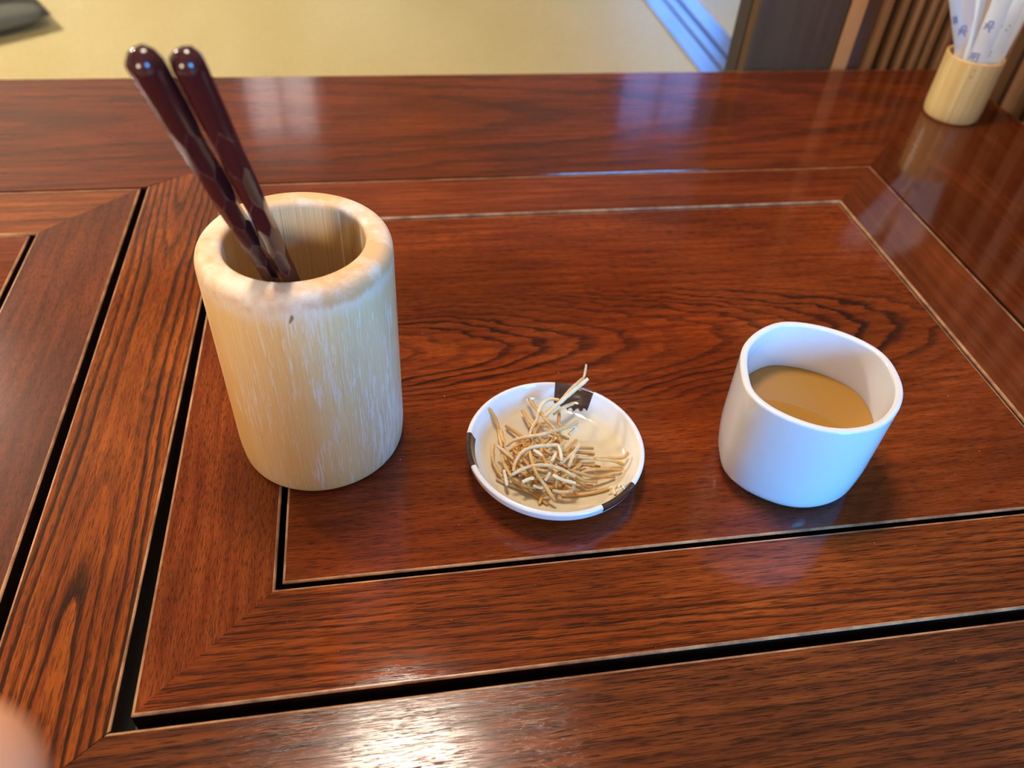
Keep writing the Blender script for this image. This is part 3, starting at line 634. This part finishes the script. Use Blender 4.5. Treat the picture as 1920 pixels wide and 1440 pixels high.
noodle([(1080, 205), (990, 280), (900, 380), (780, 480)], (27, 14), 2, 0.00085, 'pale noodle strand lying close beside the longest one at the back of the dish')
noodle([(1350, 1078), (1375, 1050), (1400, 1085)], (17, 18), 3, 0.0007, 'short pale noodle crumb lying over the brown patch on the front right rim')

# ------------------------------------------------------------------ tea cup and tea
rim = [(1479,599),(1430,612),(1400,636),(1389,662),(1391,700),(1405,737),(1455,775),(1539,806),(1611,810),(1667,791),(1695,749),(1689,704),(1652,654),(1569,615)]
CH, TEA_Z = 0.20, 0.112
rp = [at_z(px, py, CH) for px, py in rim]; cc = sum(rp, Vector())/len(rp)
n_ = len(rp); ring0 = []
for i in range(n_):
    a, b, c, d = rp[i-1], rp[i], rp[(i+1) % n_], rp[(i+2) % n_]
    for k in range(8):
        t = k/8; ring0.append(0.5*((2*b)+(c-a)*t+(2*a-5*b+4*c-d)*t*t+(3*b-a-3*c+d)*t**3))
for _ in range(6): ring0 = [(ring0[i-1]+ring0[i]*2+ring0[(i+1) % len(ring0)])/4 for i in range(len(ring0))]
CUPX, CUPY = cc.x, cc.y
bm = bmesh.new()
def cup_ring(off, z):                           # outline pulled in by a distance
    out = []; N = len(ring0)
    for i in range(N):
        t = (ring0[(i+1) % N]-ring0[i-1]); nn = Vector((t.y, -t.x, 0)).normalized()
        if nn.dot(ring0[i]-cc) < 0: nn = -nn
        v = ring0[i]-nn*min(off, 0.03); v = Vector((v.x, v.y, 0))
        if off > 0.03:
            k = 1-(off-0.03)/0.09; v = Vector((CUPX+(v.x-CUPX)*k, CUPY+(v.y-CUPY)*k, 0))
        out.append(W(v.x, v.y, z))
    return out
cup_prof = fillet([(0.10, 0.003, 0), (0.026, 0.001, 0.01), (0.007, 0.016, 0.014), (0.002, 0.06, 0.02), (0.0, CH-0.001, 0.0052), (0.0115, CH-0.001, 0.0052), (0.0125, 0.09, 0.02), (0.016, 0.022, 0.03), (0.10, 0.015, 0)], 7)
rings = [[bm.verts.new(v) for v in cup_ring(o_, z_)] for o_, z_ in cup_prof]
for A_, B_ in zip(rings, rings[1:]):
    for i in range(len(A_)):
        j = (i+1) % len(A_); bm.faces.new((A_[i], A_[j], B_[j], B_[i]))
bm.faces.new(rings[0]); bm.faces.new(rings[-1])
cup = prop(link('teacup', bm, ceramic('white_porcelain', (0.80, 0.80, 0.79), 0.07), None, True, 1.0), 'handleless white porcelain cup with a rounded triangular rim standing at the right', 'cup')
bm = bmesh.new(); tp = fillet([(0.10, 0.017, 0), (0.018, 0.025, 0.02), (0.0129, 0.09, 0.01), (0.0128, TEA_Z, 0), (0.10, TEA_Z, 0)], 5)
rings = [[bm.verts.new(v) for v in cup_ring(o_+0.0002, z_)] for o_, z_ in tp]
for A_, B_ in zip(rings, rings[1:]):
    for i in range(len(A_)):
        j = (i+1) % len(A_); bm.faces.new((A_[i], A_[j], B_[j], B_[i]))
bm.faces.new(rings[0]); bm.faces.new(rings[-1])
g = G('amber_tea'); TEA = g.out((0.44, 0.225, 0.045), 0.02, IOR=1.36)
prop(link('tea', bm, TEA, None, True, 0.6), 'amber brown tea half filling the white rounded triangular cup', 'tea')

# ------------------------------------------------------------------ small bamboo cup with paper packets
QX, QY, QR, QH = 1.690, 2.045, 0.0795, 0.180
def bamboo2():
    g = G('smooth_bamboo_yellow'); p = g.vscale(g.obj(), (1/S,)*3); x, y, z = g.sep(p)
    th = g.M('ARCTAN2', g.M('SUBTRACT', y, QY), g.M('SUBTRACT', x, QX))
    fib = g.noise(g.comb(g.M('MULTIPLY', g.M('COSINE', th), 9.0), g.M('MULTIPLY', g.M('SINE', th), 9.0), g.M('MULTIPLY', z, 1.6)), 1.0, 3.0)
    col = g.mix(g.ramp(fib, [(0.35, 0.0), (0.65, 1.0)]), (0.66, 0.45, 0.17), (0.76, 0.62, 0.30))
    top = g.ramp(z, [(0.0, 0.0), (QH-0.006, 0.0), (QH-0.003, 1.0), (1.0, 1.0)])
    return g.out(g.mix(top, col, (0.78, 0.47, 0.19)), 0.3)
bm = bmesh.new()
lathe(bm, fillet([(0, 0, 0), (QR-0.004, 0, 0.012), (QR, 0.03, 0.01), (QR, QH, 0.003), (QR-0.009, QH, 0.003), (QR-0.009, 0.02, 0.01), (0, 0.018, 0)], 6), QX, QY, 96)
cup2 = prop(link('bamboo_cup', bm, bamboo2(), None, True, 1.0), 'short smooth yellow bamboo cup full of paper packets in the far table corner', 'cup')
def spot(px, py, r):
    d = ray(px, py); ox, oy = -QX, -QY; A = d.x**2+d.y**2; B = 2*(ox*d.x+oy*d.y); t = (-B-math.sqrt(B*B-4*A*(ox*ox+oy*oy-(QR+0.0008)**2)))/(2*A)
    p = Vector((0, 0, 1))+d*t; th = math.atan2(p.y-QY, p.x-QX); bm = bmesh.new()
    bm.faces.new([bm.verts.new(W(QX+(QR+0.0008)*math.cos(th+r*math.cos(k*PI/5)/QR), QY+(QR+0.0008)*math.sin(th+r*math.cos(k*PI/5)/QR), p.z+r*math.sin(k*PI/5))) for k in range(10)])
    link('dark_spot', bm, bpy.data.materials['blemish_brown'], cup2)
spot(1820, 145, 0.0035); spot(1828, 133, 0.0022)

def paper(name, c):
    g = G(name); n = g.noise(g.vscale(g.obj(), (50, 50, 50)), 1.0, 3.0); g.bump(n, 0.3, 0.001)
    return g.out(c, 0.5)
PAPER = [paper('packet_paper_white', (0.82, 0.91, 0.97)), paper('packet_paper_grey', (0.74, 0.73, 0.75)), paper('packet_paper_cream', (0.80, 0.70, 0.64))]
INK = G('blue_print').out((0.16, 0.24, 0.58), 0.5)
def packet(b, t, y0, y1, w, m, label, marks=()):
    """b, t = pixels of the axis at the cup's mouth and at the top; y0, y1 = depth there; w = width"""
    Pb, Pt = at_y(*b, y0), at_y(*t, y1)
    hv = Vector((Pb.x-QX, Pb.y-QY, 0)); lim = QR-0.012-w*0.28
    if hv.length > lim: Pb -= hv*(1-lim/hv.length)
    ax = (Pt-Pb).normalized()
    foot = Vector((QX+(Pb.x-QX)*0.3, QY+(Pb.y-QY)*0.3, 0.03)); top = Pb+ax*0.27; root = foot*S
    view = (Vector((0, 0, 1))-Pb).normalized(); sd = ax.cross(view).normalized(); nr = sd.cross(ax).normalized()
    if nr.dot(view) < 0: nr = -nr
    bm = bmesh.new(); rings = []; K = 20; L = (top-foot).length; q0 = (Pb-foot).length/((Pb-foot).length+(top-Pb).length)
    for i in range(K+1):
        s = i/K; full = min(1.0, (1-abs(2*s-1))*5); th_ = (0.0022+0.0035*full); c = (foot.lerp(Pb, s/q0) if s < q0 else Pb.lerp(top, (s-q0)/(1-q0))) + nr*0.0015*math.sin(s*9+b[0])
        rg = []
        for k in range(12):
            a = 2*PI*k/12; rg.append(bm.verts.new((c+sd*(w/2*math.cos(a))+nr*(th_*math.sin(a)*(0.6+0.4*abs(math.sin(a)))))*S-root))
        rings.append(rg)
    for A_, B_ in zip(rings, rings[1:]):
        for i in range(12): bm.faces.new((A_[i], A_[(i+1) % 12], B_[(i+1) % 12], B_[i]))
    bm.faces.new(rings[0]); bm.faces.new(rings[-1])
    o = link('paper_packet', bm, PAPER[m], None, True, 1.0); o.location = root
    prop(o, label, 'packet', 'paper packets in the bamboo cup')
    for (mx, my, kind) in marks:
        yy = y0+(y1-y0)*((b[1]-my)/(b[1]-t[1])); c = at_y(mx, my, yy); bm = bmesh.new()
        glyph = [[[(-.8, -.9), (-.5, .1), (-.9, .3)], [(-.3, .8), (.5, .9), (.6, .1), (-.2, .0), (-.3, .8)], [(-.6, -.2), (.2, -.5), (.9, -.2)], [(.3, -.3), (.2, -.9), (.6, -1.3)]],
                 [[(-.9, .6), (.9, .7)], [(-.8, -.7), (-.5, .5)], [(0, .6), (-.1, -.9)], [(.7, .6), (.8, -.8), (.4, -.9)], [(-.6, -.1), (.6, 0)]],
                 [[(-.4, .9), (-.4, -.9)], [(.3, .9), (.3, -.9)], [(-.7, .4), (.7, .5)], [(-.7, -.3), (.7, -.2)]]][kind]
        for stroke in glyph:
            for p0, p1 in zip(stroke, stroke[1:]):
                z0 = 0.0064; f = lambda q: c+sd*q[0]*0.0125*(0.7 if w < 0.035 else 1)+ax*q[1]*0.0135+nr*z0
                A3, B3 = f(p0), f(p1); e = (B3-A3).normalized().cross(nr)*0.0016
                bm.faces.new([bm.verts.new(v*S-root) for v in (A3-e, B3-e, B3+e, A3+e)])
        link('blue_print', bm, INK, o)
packet((1833, 95), (1850, 0), 2.075, 2.09, 0.050, 2, 'cream packet standing at the back of the bamboo cup, between its grey and blue-white packets')
packet((1811, 98), (1836, 0), 2.06, 2.075, 0.034, 1, 'crinkled grey packet behind the others in the bamboo cup', [])
packet((1789, 95), (1790, 0), 2.04, 2.03, 0.027, 0, 'narrow white packet standing upright at the left edge of the bamboo cup', [(1791, 35, 2)])
packet((1797, 100), (1815, 0), 2.025, 2.035, 0.036, 1, 'pale grey packet with a blue mark, second from the left in the bamboo cup', [(1806, 55, 0)])
packet((1812, 106), (1829, 30), 2.01, 2.03, 0.014, 0, 'very thin white packet edge seen in the middle of the bamboo cup')
packet((1874, 112), (1925, 2), 2.03, 2.02, 0.040, 0, 'rightmost blue-white packet leaning out over the right edge of the bamboo cup', [(1911, 40, 2), (1873, 98, 1)])
packet((1855, 118), (1902, 10), 2.00, 1.99, 0.044, 0, 'blue-white packet with a blue logo, second from the right in the bamboo cup', [(1888, 43, 0), (1852, 100, 2)])
packet((1832, 116), (1880, 0), 1.99, 1.975, 0.046, 0, 'broad blue-white packet with a blue logo in front at the middle of the bamboo cup', [(1856, 46, 0), (1828, 104, 1)])

# ------------------------------------------------------------------ floor cushions at the far left
FAB = plaster('olive_cushion_fabric', (0.17, 0.165, 0.12)); FAB2 = plaster('grey_cushion_fabric', (0.30, 0.30, 0.29))
def cushion(cx, cy, z0, sx, sy, h, rot, m, label):
    bm = bmesh.new(); N = 22; grid = {}
    for s in (1, -1):
        for i in range(N+1):
            for j in range(N+1):
                u, v = 2*i/N-1, 2*j/N-1; e = (1-abs(u)**5)*(1-abs(v)**5)
                if s == -1 and (i in (0, N) or j in (0, N)): grid[s, i, j] = grid[1, i, j]; continue
                zz = h/2+s*h/2*(0.05+0.95*max(e, 0)**0.45)+0.004*math.sin(5*u+2)*math.cos(4*v)
                if s < 0: zz = min(zz, h*0.5)
                pin = 1-0.05*(u*u*v*v); x, y = u*sx/2*pin, v*sy/2*pin
                grid[s, i, j] = bm.verts.new(W(cx+x*math.cos(rot)-y*math.sin(rot), cy+x*math.sin(rot)+y*math.cos(rot), z0+max(zz, 0)))
        for i in range(N):
            for j in range(N): bm.faces.new((grid[s, i, j], grid[s, i+1, j], grid[s, i+1, j+1], grid[s, i, j+1]))
    return prop(link('floor_cushion', bm, m, None, True), label, 'cushion', 'floor cushions stacked on the tatami')
cushion(-3.10, 5.78, ZF, 1.75, 1.75, 0.18, 0.60, FAB, 'dark olive floor cushion lying on the tatami at the far left, under the grey one')
cushion(-3.20, 5.92, ZF+0.182, 1.65, 1.65, 0.22, 0.55, FAB2, 'grey floor cushion lying on top of the dark olive one at the far left')

# ------------------------------------------------------------------ the photographer's hand: one fingertip reaches into the frame
def skin_mat():
    g = G('skin'); n = g.noise(g.vscale(g.obj(), (140, 140, 140)), 1.0, 4.0); g.bump(n, 0.2, 0.0006)
    return g.out(g.mix(n, (0.78, 0.36, 0.18), (0.86, 0.44, 0.24)), 0.45, Subsurface_Weight=0.1, Subsurface_Radius=(0.01, 0.004, 0.002))
SKIN = skin_mat()
def camp(x, y, d): return Vector((0, 0, S))+R_*x+U_*y+F_*d     # point given in the hand's own frame beside the phone
def skinned(name, chains, mat, levels=(2, 2)):
    """one continuous skin-modifier body; chains = lists of (key, point, radius), a chain may start at an earlier key"""
    me = bpy.data.meshes.new(name); V, E_, RAD, key = [], [], [], {}
    for ch in chains:
        prev = None
        for k, p, r in ch:
            if k in key: prev = key[k]; continue
            V.append(p); RAD.append(r); i = len(V)-1; key[k] = i
            if prev is not None: E_.append((prev, i))
            prev = i
    me.from_pydata(V, E_, []); o = bpy.data.objects.new(name, me); C.objects.link(o); me.materials.append(mat)
    sk = o.modifiers.new('skin', 'SKIN'); sk.use_smooth_shade = True
    sub = o.modifiers.new('sub', 'SUBSURF'); sub.levels, sub.render_levels = levels
    for i, sv in enumerate(me.skin_vertices[0].data):
        r = RAD[i]; sv.radius = r if isinstance(r, tuple) else (r, r); sv.use_root = (i == 0)
    return o
V3 = lambda x, y, z: Vector((x, y, z))
pel, ch_, nk, hd = V3(-.05, -.38, -.20), V3(-.05, -.32, .20), V3(-.05, -.30, .37), V3(-.04, -.27, .52)
body = [[('pelvis', pel, (.13, .10)), ('waist', V3(-.05, -.36, .0), (.12, .09)), ('chest', ch_, (.14, .10)), ('neck', nk, .052), ('jaw', V3(-.045, -.275, .43), .058), ('skull', hd, (.076, .09)), ('crown', V3(-.04, -.28, .59), .05)]]
def camp(x, y, d): return Vector((0, 0, S))+R_*x+U_*y+F_*d
body += [[('chest', ch_, 0), ('shoulder_l', V3(-.24, -.32, .27), .055), ('elbow_l', V3(-.34, -.12, -.10), .040), ('wrist_l', camp(-.215, -.150, .005), .026), ('palm_l', camp(-.175, -.110, .015), .028)],
         [('chest', ch_, 0), ('shoulder_r', V3(.15, -.30, .22), .055), ('elbow_r', V3(.23, -.17, .05), .040), ('wrist_r', V3(.10, -.07, .17), .026), ('palm_r', V3(.075, -.055, .225), .028)],
         [('pelvis', pel, 0), ('knee_l', V3(-.30, -.08, -.25), .062), ('ankle_l', V3(-.02, -.16, -.29), .036)], [('pelvis', pel, 0), ('knee_r', V3(.22, -.08, -.25), .062), ('ankle_r', V3(-.04, -.10, -.29), .036)]]
fing = {'index': [(-0.142, -0.080, 0.035), (-0.108, -0.058, 0.060), (-0.082, -0.050, 0.074), (-0.062, -0.0430, 0.079), (-0.0470, -0.0385, 0.0815)],
        'middle': [(-0.150, -0.096, 0.030), (-0.125, -0.088, 0.062), (-0.108, -0.095, 0.082), (-0.098, -0.106, 0.090)],
        'ring': [(-0.158, -0.112, 0.026), (-0.138, -0.112, 0.056), (-0.125, -0.122, 0.074), (-0.118, -0.132, 0.080)],
        'little': [(-0.168, -0.128, 0.020), (-0.155, -0.134, 0.046), (-0.146, -0.142, 0.058), (-0.140, -0.150, 0.062)],
        'thumb': [(-0.165, -0.085, 0.000), (-0.135, -0.055, -0.010), (-0.110, -0.030, -0.008), (-0.090, -0.015, 0.000)]}
for nm, js in fing.items():
    rs_ = (0.011, 0.0110, 0.0125, 0.0135, 0.0085) if nm == 'index' else (0.010, 0.0088, 0.0082, 0.0076)
    body.append([('palm_l', None, 0)] + [(nm+str(i), camp(*q), rs_[i]) for i, q in enumerate(js)])
for k, (dx, dz) in enumerate(((-.012, .022), (.002, .028), (.016, .026), (.026, .016), (-.026, -.002))):
    b0 = V3(.075+dx, -.050, .225+dz)
    body.append([('palm_r', None, 0), ('fr%da' % k, b0, .0095), ('fr%db' % k, b0+V3(-.012, .006, .024 if k < 4 else .012), .0085), ('fr%dc' % k, b0+V3(-.034, .004, .034 if k < 4 else .020), .0078)])
person = prop(skinned('person', body, SKIN, (2, 3)), 'person holding the camera, whose bare blurred fingertip covers the bottom left corner', 'person')
cloth = G('navy_shirt_cloth'); CLOTH = cloth.out((0.05, 0.055, 0.075), 0.9)
shirt = [[('p', pel, (.15, .12)), ('w', V3(-.05, -.36, .0), (.14, .11)), ('c', ch_, (.165, .12)), ('n', V3(-.05, -.305, .32), .07)],
         [('c', ch_, 0), ('sl', V3(-.24, -.32, .27), .068), ('el', V3(-.34, -.12, -.10), .052), ('wl', V3(-.34, -.10, -.08), .045)],
         [('c', ch_, 0), ('sr', V3(.15, -.30, .22), .068), ('er', V3(.23, -.17, .05), .052), ('wr', V3(.18, -.14, .11), .040)]]
o = skinned('shirt', shirt, CLOTH); o.parent = person
